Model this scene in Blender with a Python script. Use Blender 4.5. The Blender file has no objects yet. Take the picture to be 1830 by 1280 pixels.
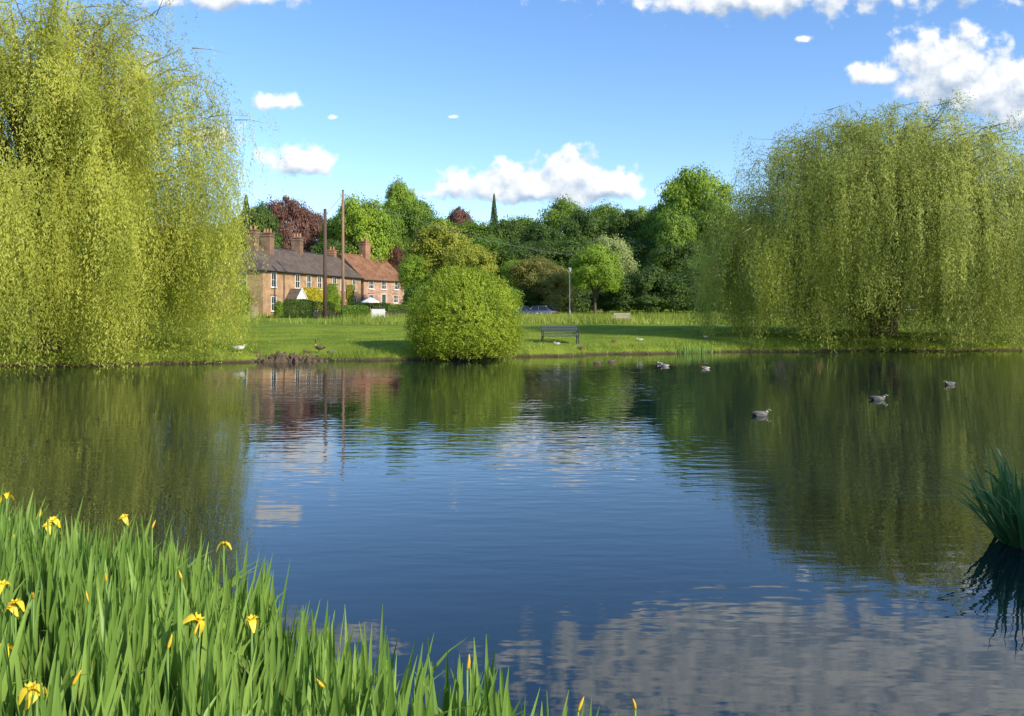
import bpy, math, numpy as np
from mathutils import Vector, Matrix
R = np.random.default_rng(7)
scene = bpy.context.scene
COL = scene.collection
F = 1423.0; CAMH = 2.4
def east(px, d): return (px-915.0)/F*d      # bearing -> metres east at a surveyed distance
def alt(py, d): return CAMH-(py-550.0)/F*d

# ---------------------------------------------------------------- camera
cam = bpy.data.cameras.new("camera"); co = bpy.data.objects.new("camera", cam); COL.objects.link(co)
co.location = (0,0,CAMH); co.rotation_euler = (math.radians(90),0,0)
cam.lens = 28; cam.sensor_width = 36; cam.shift_y = -90/1830.0; cam.clip_end = 5000; cam.clip_start = .05
scene.camera = co
scene.view_settings.view_transform = 'Standard'; scene.view_settings.look = 'None'; scene.view_settings.exposure = 0

# ---------------------------------------------------------------- node helpers
def newmat(name):
    m = bpy.data.materials.new(name); m.use_nodes = True
    nt = m.node_tree; nt.nodes.clear()
    out = nt.nodes.new('ShaderNodeOutputMaterial')
    return m, nt, out
def nd(nt, t, **kw):
    n = nt.nodes.new(t)
    for k,v in kw.items(): setattr(n,k,v)
    return n
def lk(nt,a,b): nt.links.new(a,b)
def mth(nt, op, a, b=None, clamp=False, c=None):
    n = nt.nodes.new('ShaderNodeMath'); n.operation = op; n.use_clamp = clamp
    for i,v in enumerate((a,b,c)):
        if v is None: continue
        if isinstance(v,(int,float)): n.inputs[i].default_value = v
        else: nt.links.new(v, n.inputs[i])
    return n.outputs[0]
def mixc(nt, f, a, b, mode='MIX'):
    n = nt.nodes.new('ShaderNodeMixRGB'); n.blend_type = mode
    for i,v in enumerate((f,a,b)):
        if isinstance(v,(int,float)): n.inputs[i].default_value = v
        elif isinstance(v,tuple): n.inputs[i].default_value = (v[0],v[1],v[2],1)
        else: nt.links.new(v, n.inputs[i])
    return n.outputs[0]
def noise(nt, vec, scale, detail=3, rough=.55):
    n = nd(nt,'ShaderNodeTexNoise'); n.inputs['Scale'].default_value=scale
    n.inputs['Detail'].default_value=detail; n.inputs['Roughness'].default_value=rough
    if vec is not None: nt.links.new(vec,n.inputs['Vector'])
    return n.outputs['Fac']
def ramp(nt, f, lo, hi):
    n = nt.nodes.new('ShaderNodeMapRange'); n.interpolation_type='SMOOTHSTEP'
    n.inputs['From Min'].default_value=lo; n.inputs['From Max'].default_value=hi
    nt.links.new(f,n.inputs['Value']); return n.outputs['Result']

def leaf_mat(name, dark, light, trans=.35, nscale=.5, rnd=.5, rough=.55, zs=1.0):
    m,nt,out = newmat(name)
    geo = nd(nt,'ShaderNodeNewGeometry')
    mp=nd(nt,'ShaderNodeMapping'); mp.inputs['Scale'].default_value=(1,1,zs); lk(nt,geo.outputs['Position'],mp.inputs['Vector'])
    nz = ramp(nt, noise(nt, mp.outputs[0], nscale, 2), .35,.65)
    f = mth(nt,'ADD', mth(nt,'MULTIPLY',nz,1-rnd), mth(nt,'MULTIPLY',geo.outputs['Random Per Island'],rnd))
    c = mixc(nt, f, dark, light)
    p = nd(nt,'ShaderNodeBsdfPrincipled'); p.inputs['Roughness'].default_value=rough
    p.inputs['Specular IOR Level'].default_value=.3
    lk(nt,c,p.inputs['Base Color'])
    tr = nd(nt,'ShaderNodeBsdfTranslucent'); tc2 = mixc(nt,1.0,c,(1.15,1.1,.5),'MULTIPLY'); lk(nt,tc2,tr.inputs['Color'])
    mx = nd(nt,'ShaderNodeMixShader'); mx.inputs[0].default_value=trans
    lk(nt,p.outputs[0],mx.inputs[1]); lk(nt,tr.outputs[0],mx.inputs[2]); lk(nt,mx.outputs[0],out.inputs[0])
    return m
def plain(name, col, rough=.6, metal=0, var=.25, scale=6, spec=.5, bump=0):
    m,nt,out = newmat(name); tc = nd(nt,'ShaderNodeTexCoord')
    nz = noise(nt, tc.outputs['Object'], scale, 5)
    c = mixc(nt, nz, tuple(x*(1-var) for x in col), tuple(min(1,x*(1+var)) for x in col))
    p = nd(nt,'ShaderNodeBsdfPrincipled'); p.inputs['Roughness'].default_value=rough
    p.inputs['Metallic'].default_value=metal; p.inputs['Specular IOR Level'].default_value=spec
    lk(nt,c,p.inputs['Base Color'])
    if bump:
        b = nd(nt,'ShaderNodeBump'); b.inputs['Distance'].default_value=bump; lk(nt,nz,b.inputs['Height']); lk(nt,b.outputs[0],p.inputs['Normal'])
    lk(nt,p.outputs[0],out.inputs[0]); return m
def brick_mat(name, c1, c2, mortar, bw=.225, bh=.075, slope=False):
    m,nt,out = newmat(name); tc = nd(nt,'ShaderNodeTexCoord')
    s = nd(nt,'ShaderNodeSeparateXYZ'); lk(nt,tc.outputs['Object'],s.inputs[0])
    cb = nd(nt,'ShaderNodeCombineXYZ'); lk(nt, mth(nt,'ADD',s.outputs[0],0 if slope else s.outputs[1]), cb.inputs[0]); lk(nt,s.outputs[2],cb.inputs[1])
    b = nd(nt,'ShaderNodeTexBrick'); lk(nt,cb.outputs[0],b.inputs['Vector'])
    b.inputs['Scale'].default_value=1; b.inputs['Brick Width'].default_value=bw; b.inputs['Row Height'].default_value=bh
    b.inputs['Mortar Size'].default_value=.008
    b.inputs['Color1'].default_value=(*c1,1); b.inputs['Color2'].default_value=(*c2,1); b.inputs['Mortar'].default_value=(*mortar,1)
    nz = noise(nt, tc.outputs['Object'], .9, 6, .7)
    c = mixc(nt, 1.0, b.outputs['Color'], mixc(nt, ramp(nt,nz,.3,.7), (.62,.6,.6),(1.2,1.15,1.1)), 'MULTIPLY')
    p = nd(nt,'ShaderNodeBsdfPrincipled'); p.inputs['Roughness'].default_value=.85
    lk(nt,c,p.inputs['Base Color']); lk(nt,p.outputs[0],out.inputs[0]); return m

# ---------------------------------------------------------------- world
def build_world():
    w = bpy.data.worlds.new("World"); scene.world = w; w.use_nodes = True
    nt = w.node_tree; nt.nodes.clear(); out = nd(nt,'ShaderNodeOutputWorld')
    sky = nd(nt,'ShaderNodeTexSky'); sky.sky_type='NISHITA'; sky.sun_disc=False
    sky.sun_elevation=SUN_EL; sky.sun_rotation=SUN_AZ; sky.air_density=1.0; sky.dust_density=.5; sky.ozone_density=1.6
    hs = nd(nt,'ShaderNodeHueSaturation'); hs.inputs['Saturation'].default_value=1.17; hs.inputs['Value'].default_value=1.7; lk(nt,sky.outputs[0],hs.inputs['Color'])
    bg = nd(nt,'ShaderNodeBackground'); bg.inputs[1].default_value=.13; lk(nt,mixc(nt,1.0,hs.outputs[0],(.93,.97,1.10),'MULTIPLY'),bg.inputs[0])
    tc = nd(nt,'ShaderNodeTexCoord'); s = nd(nt,'ShaderNodeSeparateXYZ'); lk(nt,tc.outputs['Generated'],s.inputs[0])
    yy = mth(nt,'MAXIMUM',s.outputs[1],.05)
    u = mth(nt,'DIVIDE',s.outputs[0],yy); v = mth(nt,'DIVIDE',s.outputs[2],yy)
    E = [ # centre bearing/elevation and extents, weight
     (955,342,200,40,22,1.3),(1012,322,72,52,40,1.35),(1090,336,62,40,24,1.25),(818,334,50,30,18,1.2),(905,325,48,36,26,1.25),
     (1700,135,100,78,60,1.4),(1790,160,130,66,66,1.35),(1570,134,62,26,20,1.2),(1880,190,140,80,60,1.2),
     (1340,-2,230,48,34,1.2),(1450,-80,430,120,78,1.5),(1720,-120,300,120,60,1.4),(1230,-100,250,80,50,1.2),
     (400,-4,190,40,25,1.05),(480,-50,220,50,34,1.2),
     (528,292,72,34,24,1.25),(495,184,58,22,17,1.05),(390,250,60,32,22,1.1),(598,210,22,10,9,.7),
     (1435,70,22,10,9,.95),(810,209,26,8,7,.5),(1850,230,60,40,20,.9),(200,120,200,60,30,.5)]
    g = bpy.data.node_groups.new("cloud_field",'ShaderNodeTree')
    g.interface.new_socket('U',in_out='INPUT',socket_type='NodeSocketFloat'); g.interface.new_socket('V',in_out='INPUT',socket_type='NodeSocketFloat')
    g.interface.new_socket('D',in_out='OUTPUT',socket_type='NodeSocketFloat')
    gi = g.nodes.new('NodeGroupInput'); go = g.nodes.new('NodeGroupOutput')
    acc=None
    for (cx,cy,rx,rt,rb,wt) in E:
        cu=(cx-915)/F; cv=(550-cy)/F
        a = mth(g,'DIVIDE',mth(g,'SUBTRACT',gi.outputs[0],cu),rx/F)
        dv = mth(g,'SUBTRACT',gi.outputs[1],cv)
        b = mth(g,'MAXIMUM',mth(g,'DIVIDE',dv,rt/F),mth(g,'DIVIDE',dv,-rb/F))
        l = mth(g,'SQRT',mth(g,'ADD',mth(g,'MULTIPLY',a,a),mth(g,'MULTIPLY',b,b)))
        f = mth(g,'SUBTRACT',wt,l)
        acc = f if acc is None else mth(g,'MAXIMUM',acc,f)
    cb = g.nodes.new('ShaderNodeCombineXYZ'); g.links.new(gi.outputs[0],cb.inputs[0]); g.links.new(gi.outputs[1],cb.inputs[1])
    n1 = noise(g, cb.outputs[0], 36, 5, .52)
    d = mth(g,'ADD',mth(g,'MAXIMUM',acc,-1.0),mth(g,'MULTIPLY',mth(g,'SUBTRACT',n1,.54),2.3))
    g.links.new(d,go.inputs[0])
    def field(uu,vv):
        n = nt.nodes.new('ShaderNodeGroup'); n.node_tree=g; lk(nt,uu,n.inputs[0]); lk(nt,vv,n.inputs[1]); return n.outputs[0]
    d0 = field(u,v); d1 = field(mth(nt,'ADD',u,.007),mth(nt,'ADD',v,.016))
    alpha = mth(nt,'MULTIPLY',ramp(nt,d0,0,.55),ramp(nt,s.outputs[1],.1,.2))
    light = mth(nt,'ADD',.52,mth(nt,'MULTIPLY',mth(nt,'SUBTRACT',d0,d1),.8),True)
    cc = mixc(nt, light, (.36,.46,.60),(.98,.985,.98))
    bg2 = nd(nt,'ShaderNodeBackground'); bg2.inputs[1].default_value=1.2; lk(nt,cc,bg2.inputs[0])
    mx = nd(nt,'ShaderNodeMixShader'); lk(nt,mth(nt,'MULTIPLY',alpha,.97),mx.inputs[0]); lk(nt,bg.outputs[0],mx.inputs[1]); lk(nt,bg2.outputs[0],mx.inputs[2])
    lk(nt,mx.outputs[0],out.inputs[0])
SUN_EL = math.radians(29); SUN_AZ = math.atan2(.75,-.66)
build_world()
sl = bpy.data.lights.new("sun",'SUN'); sl.energy=5; sl.angle=math.radians(.5); sl.color=(1,.92,.76)
so = bpy.data.objects.new("sun",sl); COL.objects.link(so)
tosun = Vector((math.sin(SUN_AZ)*math.cos(SUN_EL), math.cos(SUN_AZ)*math.cos(SUN_EL), math.sin(SUN_EL)))
so.rotation_euler = tosun.to_track_quat('Z','Y').to_euler(); so.location=(20,-20,30)

# ---------------------------------------------------------------- mesh helpers
def npmesh(name, V, Fc, mats=(), midx=None, smooth=False):
    V=np.asarray(V,dtype=np.float32); Fc=np.asarray(Fc,dtype=np.int32); k=Fc.shape[1]
    me=bpy.data.meshes.new(name); me.vertices.add(len(V)); me.vertices.foreach_set('co',V.ravel())
    me.loops.add(Fc.size); me.loops.foreach_set('vertex_index',Fc.ravel())
    me.polygons.add(len(Fc)); me.polygons.foreach_set('loop_start',np.arange(0,Fc.size,k,dtype=np.int32))
    if smooth: me.polygons.foreach_set('use_smooth',np.ones(len(Fc),dtype=bool))
    for m in mats: me.materials.append(m)
    me.update(); me.validate(); return me
def nrm(a): return a/np.maximum(np.linalg.norm(a,axis=-1,keepdims=True),1e-9)
def leaves(c,n,t,L,W):
    n=nrm(n); b=nrm(np.cross(n,t)); t=nrm(np.cross(b,n))
    L=np.broadcast_to(np.asarray(L,float).reshape(-1,1),(len(c),1)); W=np.broadcast_to(np.asarray(W,float).reshape(-1,1),(len(c),1))
    V=np.stack([c-t*L/2, c+b*W/2, c+t*L/2, c-b*W/2],1).reshape(-1,3)
    return V, np.arange(len(V)).reshape(-1,4)
def leafmesh(name,c,n,t,L,W,mat):
    V,Fc=leaves(c,n,t,L,W); return npmesh(name,V,Fc,[mat])
class MB:
    def __init__(s): s.v=[]; s.f=[]; s.m=[]
    def box(s,c,sz,m=0,M=None,taper=1.0,tapery=None):
        x,y,z=[q/2 for q in sz]; o=len(s.v); ty=taper if tapery is None else tapery
        for dz,tx,t2 in((-z,1,1),(z,taper,ty)):
            for dx,dy in((-x,-y),(x,-y),(x,y),(-x,y)):
                p=Vector((dx*tx,dy*t2,dz))
                if M: p=M@p
                s.v.append(tuple(p+Vector(c)))
        for q in((0,3,2,1),(4,5,6,7),(0,1,5,4),(1,2,6,5),(2,3,7,6),(3,0,4,7)): s.f.append(tuple(o+i for i in q)); s.m.append(m)
        return s
    def poly(s,pts,faces,m=0):
        o=len(s.v); s.v+= [tuple(p) for p in pts]
        for f in faces: s.f.append(tuple(o+i for i in f)); s.m.append(m)
        return s
    def tube(s,pts,rad,n=8,m=0,flat=None,cap=True,ms=None):
        P=[Vector(p) for p in pts]; o=len(s.v)
        for i,p in enumerate(P):
            d=(P[min(i+1,len(P)-1)]-P[max(i-1,0)]).normalized()
            a=Vector((0,1,0)) if abs(d.y)<.9 else Vector((1,0,0))
            u=d.cross(a).normalized(); w=u.cross(d).normalized(); fl=1 if flat is None else flat[i]
            for k in range(n):
                an=2*math.pi*k/n; s.v.append(tuple(p+(u*math.cos(an)+w*math.sin(an)*fl)*rad[i]))
        for i in range(len(P)-1):
            for k in range(n):
                s.f.append((o+i*n+k,o+i*n+(k+1)%n,o+(i+1)*n+(k+1)%n,o+(i+1)*n+k)); s.m.append(ms[i] if ms else m)
        if cap:
            s.f.append(tuple(o+k for k in range(n))[::-1]); s.m.append(ms[0] if ms else m)
            e=o+(len(P)-1)*n; s.f.append(tuple(e+k for k in range(n))); s.m.append(ms[-1] if ms else m)
        return s
    def cyl(s,c,r,h,n=12,m=0,r2=None): return s.tube([c,(c[0],c[1],c[2]+h)],[r,r if r2 is None else r2],n,m)
    def mesh(s,name,mats,smooth=False):
        me=bpy.data.meshes.new(name); me.from_pydata(s.v,[],s.f)
        for q in mats: me.materials.append(q)
        me.polygons.foreach_set('material_index',s.m)
        if smooth: me.polygons.foreach_set('use_smooth',[True]*len(s.f))
        me.update(); return me
def link(name,data,parent=None,loc=(0,0,0),rot=(0,0,0),scale=(1,1,1)):
    o=bpy.data.objects.new(name,data); COL.objects.link(o); o.location=loc; o.rotation_euler=rot; o.scale=scale
    if parent is not None: o.parent=parent
    return o
def thing(name,label,cat,loc=(0,0,0),rz=0,scale=(1,1,1),group=None,data=None):
    o=link(name,data,None,loc,(0,0,rz),scale); o['label']=label; o['category']=cat
    if group: o['group']=group
    return o
def struct(name,me,kind='structure'):
    o=link(name,me); o['kind']=kind; return o

# ---------------------------------------------------------------- terrain
POND=np.array([(-36,27),(-30,30.5),(-26,31.6),(-20.9,32.5),(-16,33.4),(-12.6,34.8),(-10.5,35.4),(-8.5,36),(-5,36.6),(-2,37.6),(.7,38.9),(3,39.6),(5,40.8),(7.5,41.6),(10,42.7),(14,43.0),(18,43.8),(24,44.0),(30,44.5),(40,44),(46,38),(38,26),(24,20),(12,14),(7.4,10.6),(5.7,8.4),(5.0,6.6),(3.6,4.4),(2.2,3.0),(1.0,2.95),(-.05,3.65),(-1.2,4.1),(-1.8,5.0),(-4.1,6.3),(-6.5,7.2),(-12,9.5),(-25,15),(-38,20)])
def sdist(X,Y):
    X=np.asarray(X,float); Y=np.asarray(Y,float); d=np.full(X.shape,1e9); ins=np.zeros(X.shape,bool)
    n=len(POND)
    for i in range(n):
        a=POND[i]; b=POND[(i+1)%n]; e=b-a
        t=np.clip(((X-a[0])*e[0]+(Y-a[1])*e[1])/(e@e),0,1)
        d=np.minimum(d,np.hypot(X-a[0]-t*e[0],Y-a[1]-t*e[1]))
        c=((a[1]>Y)!=(b[1]>Y))&(X<(b[0]-a[0])*(Y-a[1])/(b[1]-a[1]+1e-12)+a[0]); ins^=c
    return np.where(ins,-d,d)
def base_h(X,Y):
    return np.interp(Y,[-50,2,8,20,36,43,72,85,100,120,150,200,320,900],[1.0,.75,.5,.5,.52,.66,.95,1.3,1.9,2.5,4.0,7.5,14,20])
def ground(X,Y):
    X=np.asarray(X,float); Y=np.asarray(Y,float)
    far=np.clip((Y-12)/6,.25,1)
    s=sdist(X,Y)+far*(.30*np.sin(X*.9+np.sin(Y*1.1))+.14*np.sin(X*4.3+1+Y*2.)+.08*np.sin(X*9.1))
    t=np.clip(s/.4,0,1); t2=np.clip(s/3.4,0,1)
    h=base_h(X,Y)
    und=.05*np.sin(X*.23+1)*np.sin(Y*.19)+.03*np.sin(X*.7)*np.sin(Y*.6+2)
    z=np.where(s>0,(h+und)*(.26*t*t*(3-2*t)+.74*t2*(2-t2)), np.maximum(s*.5,-.7))
    return z
def gz(x,y): return float(ground(np.array([x]),np.array([y]))[0])
xs=np.concatenate([np.linspace(-900,-60,25)[:-1],np.arange(-60,-30,1.5),np.arange(-30,34,.3),np.arange(34,60,1.5),np.linspace(60,900,25)])
ys=np.concatenate([np.linspace(-200,-4,18)[:-1],np.arange(-4,12,.25),np.arange(12,31,1.),np.arange(31,50,.25),np.arange(50,130,1.5),np.linspace(130,1500,40)])
GX,GY=np.meshgrid(xs,ys); GZ=ground(GX,GY)
V=np.stack([GX.ravel(),GY.ravel(),GZ.ravel()],1); nx=len(xs); ny=len(ys)
ii=(np.arange(ny-1)[:,None]*nx+np.arange(nx-1)[None,:]).ravel()
m,nt,out=newmat("ground_turf")
geo=nd(nt,'ShaderNodeNewGeometry'); pos=geo.outputs['Position']; s=nd(nt,'ShaderNodeSeparateXYZ'); lk(nt,pos,s.inputs[0])
n1=noise(nt,pos,.35,4); n2=noise(nt,pos,4,5,.7); n3=noise(nt,pos,22,3,.7)
c=mixc(nt,ramp(nt,n1,.35,.68),(.15,.24,.022),(.29,.37,.04))
c=mixc(nt,ramp(nt,n2,.45,.8),c,(.34,.35,.07))
c=mixc(nt,mth(nt,'MULTIPLY',ramp(nt,n3,.3,.7),.45),c,mixc(nt,1.0,c,(.5,.55,.4),'MULTIPLY'))
zz=mth(nt,'ADD',s.outputs[2],mth(nt,'MULTIPLY',mth(nt,'SUBTRACT',n2,.5),.22))
c=mixc(nt,ramp(nt,zz,.05,.17),mixc(nt,n3,(.045,.032,.018),(.15,.11,.065)),c)
c=mixc(nt,ramp(nt,s.outputs[1],9,14),(.05,.06,.02),c)
p=nd(nt,'ShaderNodeBsdfPrincipled'); p.inputs['Roughness'].default_value=.95; p.inputs['Specular IOR Level'].default_value=.1
b=nd(nt,'ShaderNodeBump'); b.inputs['Distance'].default_value=.06; lk(nt,n3,b.inputs['Height']); lk(nt,b.outputs[0],p.inputs['Normal'])
lk(nt,c,p.inputs['Base Color']); lk(nt,p.outputs[0],out.inputs[0])
struct("ground",npmesh("ground",V,np.stack([ii,ii+1,ii+nx+1,ii+nx],1),[m],smooth=True))

# water
m,nt,out=newmat("pond_water")
geo=nd(nt,'ShaderNodeNewGeometry'); pos=geo.outputs['Position']; s=nd(nt,'ShaderNodeSeparateXYZ'); lk(nt,pos,s.inputs[0])
def mapped(sx,sy,rz=0):
    mp=nd(nt,'ShaderNodeMapping'); mp.inputs['Scale'].default_value=(sx,sy,1); mp.inputs['Rotation'].default_value=(0,0,rz); lk(nt,pos,mp.inputs['Vector']); return mp.outputs[0]
w1=noise(nt,mapped(.5,1.3,.25),1,1.5,.45); w2=noise(nt,mapped(1.4,4.6,-.12),1,1.5,.45); w3=noise(nt,mapped(4,10,.1),1,1,.5)
patch=ramp(nt,noise(nt,mapped(.07,.12),1,2),.36,.62)
open_=mth(nt,'ADD',.30,mth(nt,'MULTIPLY',ramp(nt,s.outputs[1],5,15),.70))   # sheltered water close to the near bank
h=mth(nt,'ADD',mth(nt,'MULTIPLY',w1,.0045),mth(nt,'MULTIPLY',mth(nt,'MULTIPLY',w2,.0062),mth(nt,'ADD',.3,patch)))
h=mth(nt,'ADD',h,mth(nt,'MULTIPLY',mth(nt,'MULTIPLY',w3,.0026),mth(nt,'ADD',.1,patch)))
h=mth(nt,'MULTIPLY',h,open_)
b=nd(nt,'ShaderNodeBump'); b.inputs['Distance'].default_value=1.0; b.inputs['Strength'].default_value=1.0; lk(nt,h,b.inputs['Height'])
p=nd(nt,'ShaderNodeBsdfPrincipled'); p.inputs['Base Color'].default_value=(.004,.013,.017,1); p.inputs['Roughness'].default_value=.0; p.inputs['IOR'].default_value=1.66
lk(nt,b.outputs[0],p.inputs['Normal']); lk(nt,p.outputs[0],out.inputs[0])
struct("water",npmesh("water",[(-44,1,0),(50,1,0),(50,50,0),(-44,50,0)],[(0,1,2,3)],[m]))

# ---------------------------------------------------------------- materials
M_bark=plain("bark",(.11,.085,.055),.9,var=.5,scale=5,bump=.04)
M_twig=plain("willow_twig",(.27,.24,.10),.8,var=.4,scale=3)
M_wil1=leaf_mat("willow_leaf_bright",(.26,.31,.035),(.66,.68,.13),.45,.6,.28,zs=.5)
M_wil2=leaf_mat("willow_leaf_olive",(.20,.25,.045),(.53,.57,.13),.42,.55,.28,zs=.5)
M_bush=leaf_mat("shrub_leaf",(.19,.28,.02),(.47,.56,.055),.4,.9,.45)
M_oak=leaf_mat("oak_leaf",(.075,.145,.018),(.23,.35,.035),.34,.25,.4)
M_brt=leaf_mat("lime_leaf",(.14,.24,.022),(.36,.49,.045),.36,.25,.4)
M_dark=leaf_mat("dark_leaf",(.042,.085,.016),(.13,.21,.03),.3,.3,.4)
M_cop=leaf_mat("copper_leaf",(.11,.05,.04),(.28,.14,.10),.3,.3,.5)
M_red=leaf_mat("maple_leaf",(.12,.05,.035),(.22,.10,.06),.3,.3,.5)
M_olv=leaf_mat("olive_leaf",(.14,.14,.03),(.32,.31,.07),.3,.3,.5)
M_yel=leaf_mat("yellow_green_leaf",(.20,.23,.025),(.46,.48,.06),.35,.3,.5)
M_slv=leaf_mat("silver_leaf",(.22,.28,.08),(.42,.47,.18),.3,.3,.5)
M_con=leaf_mat("conifer_needle",(.03,.06,.02),(.09,.14,.04),.1,.3,.5)

# ---------------------------------------------------------------- trees
def sph(n):
    z=R.uniform(-1,1,n); a=R.uniform(0,2*np.pi,n); r=np.sqrt(1-z*z); return np.stack([r*np.cos(a),r*np.sin(a),z],1)
def crown_pts(nc,nl,rc=.13,zc=.56,rx=.5,rz=.45,flat=.7):
    lobes=sph(7); amp=R.uniform(.0,.28,7)
    d=sph(nc); d[:,2]=np.where(d[:,2]<-.5,-d[:,2],d[:,2])
    rr=R.uniform(.45,1,nc)**.6
    g=.78+np.sum(amp*np.exp(-6*(1-d@lobes.T)),1)
    cen=d*(rr*g)[:,None]*np.array([rx,rx,rz]); cen[:,2]+=zc
    rad=rc*R.uniform(.45,1.25,nc)
    idx=R.integers(0,nc,nl); q=sph(nl); q[:,2]=np.where(R.random(nl)<.35,np.abs(q[:,2]),q[:,2])
    rad2=rad[idx]*R.uniform(.45,1.22,nl)
    P=cen[idx]+q*rad2[:,None]*np.array([1,1,flat])
    out=(P-np.array([0,0,zc-.1])); N=nrm(q*1.0+nrm(out)*.6+.45*R.normal(size=(nl,3)))
    return P,N,cen
def limbs_mesh(name,cen,h0=.3,r=.022,k=16):
    b=MB(); b.tube([(0,0,-.03),(0.004,0,.05),(0,.006,.2),(0,0,h0),(0.01,0,h0+.2)],[r*1.6,r*1.1,r,r*.85,r*.4],9)
    for c in cen[:k]:
        c=Vector(c); s=Vector((0,0,R.uniform(h0*.6,h0+.12))); mid=(s+c)/2+Vector((0,0,.05))
        b.tube([s,mid,c],[r*.45,r*.25,r*.06],5)
    return b.mesh(name,[M_bark],True)
TPL=[]
for k in range(6):
    P,N,cen=crown_pts(100+10*k,24000)
    ls=R.uniform(.017,.031,len(P))
    me=leafmesh("broadleaf_crown",P,N,R.normal(size=P.shape),ls,ls*.75,M_oak)
    TPL.append((me,limbs_mesh("broadleaf_trunk",cen)))
n=16000; t=R.random(n)**.7; zz=1-t*.92; a=R.uniform(0,2*np.pi,n); tier=np.floor(zz*16)/16
rr=.02+.48*(1-zz)*(.75+.35*np.sin(a*5+tier*40)); q=rr*R.uniform(.4,1,n)**.5
P=np.stack([q*np.cos(a),q*np.sin(a),zz-q*.15],1); N=nrm(np.stack([np.cos(a),np.sin(a),np.full(n,.8)],1)+.5*R.normal(size=(n,3)))
con_me=leafmesh("conifer_crown",P,N,R.normal(size=P.shape),.03,.014,M_con)
con_tr=MB().tube([(0,0,-.02),(0,0,.5),(0,0,.98)],[.03,.018,.004],8).mesh("conifer_trunk",[M_bark],True)
GTREE="trees of the wood behind the green"
def tree(px,top,wpx,d,mat,label,kind='b',name='tree',cat='tree',low=0,group=GTREE):
    X=east(px,d); z0=gz(X,d); H=alt(top,d)-z0; W=wpx*d/F*1.12
    e=thing(name,label,cat,(X,d,z0-.0),R.uniform(0,6.28),(W,W,H),group)
    me,tr=(TPL[R.integers(0,6)] if kind=='b' else (con_me,con_tr))
    c=link("crown",me,e); c.material_slots[0].link='OBJECT'; c.material_slots[0].material=mat
    link("trunk",tr,e); return e
G="round-crowned green broadleaf tree in dense wood"
for a in [
 (440,348,75,118,M_con,"dark green conifer beside brick terrace",'c','conifer_tree'),
 (462,358,80,124,M_dark,"dark green tree beside copper beech"),
 (508,340,85,135,M_cop,"dark copper beech tree behind slate roofs",'b','copper_beech_tree'),
 (556,364,70,138,M_cop,"smaller copper beech behind slate roofs",'b','copper_beech_tree'),
 (612,372,90,132,M_oak,G),(648,350,115,125,M_brt,"bright green lime tree behind tiled roof"),
 (690,372,90,140,M_oak,G),(714,316,74,150,M_brt,"tall narrow-topped bright green tree above wood"),(738,345,105,148,M_oak,G),
 (775,378,95,145,M_oak,G),(820,361,58,165,M_cop,"distant copper beech rising above wood",'b','copper_beech_tree'),
 (883,346,48,170,M_con,"pointed dark conifer rising above wood",'c','conifer_tree'),
 (845,388,100,150,M_oak,G),(900,384,100,150,M_dark,G),(935,378,100,152,M_oak,G),(968,392,90,140,M_dark,G),(1008,360,100,150,M_oak,G),
 (1045,378,90,140,M_dark,G),(1080,356,95,152,M_oak,G),(1120,366,95,145,M_dark,G),(1150,360,90,152,M_oak,G),(1188,350,100,138,M_oak,G),
 (1240,306,125,130,M_brt,"tall bright green broad-crowned tree at wood edge"),(1205,365,90,118,M_oak,G),(1275,360,100,125,M_oak,G),
 (1340,380,120,135,M_oak,G),(1420,390,120,130,M_oak,G),(1500,390,130,130,M_oak,G),(1590,400,130,130,M_dark,G),(1680,410,130,125,M_oak,G),(1760,390,120,130,M_oak,G),(1840,400,130,130,M_brt,G),(1920,390,130,130,M_oak,G),
 (395,400,110,120,M_oak,G),(330,400,120,115,M_oak,G),(250,390,120,120,M_dark,G),(170,400,130,115,M_oak,G),(90,380,130,120,M_oak,G),(10,390,130,115,M_dark,G),(-70,380,130,120,M_oak,G),
 (600,420,90,122,M_dark,G),(870,425,120,125,M_oak,G),(935,435,120,122,M_dark,G),(1010,425,120,125,M_dark,G),(1140,420,120,122,M_dark,G),(1215,425,120,115,M_dark,G),(1080,435,120,122,M_dark,G),
 (708,438,42,126,M_red,"reddish purple maple tree behind tiled roof",'b','maple_tree'),
 (785,398,125,102,M_yel,"yellow-green broadleaf tree beside tiled house"),(840,440,95,96,M_yel,"low yellow-green tree beside rounded shrub"),(748,448,80,100,M_brt,"low bright green tree beside tiled house"),
 (1087,414,85,104,M_slv,"silvery pale green tree in front of dark wood"),
 (955,455,90,92,M_olv,"brownish olive shrub-like tree on edge of green"),(990,468,75,90,M_olv,"brownish olive shrub-like tree on edge of green"),(925,462,70,94,M_brt,"low green tree at edge of green"),
 ]: tree(*a)
tree(1063,440,98,84,M_brt,"small bright green tree standing alone on the green",'b','tree','tree',0,None)
P=[];N=[]
for k in range(150):
    x=R.uniform(-190,190); y=R.uniform(175,235); z=gz(x,y); q=sph(700); r=R.uniform(4.5,7)
    P.append(np.array([x,y,z+R.uniform(3,6)])+q*r*R.uniform(.7,1,700)[:,None]); N.append(q+.5*R.normal(size=(700,3)))
P=np.concatenate(P);N=np.concatenate(N)
struct("distant_wood",leafmesh("distant_wood",P,N,R.normal(size=P.shape),.9,.7,M_dark),'stuff')

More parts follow.
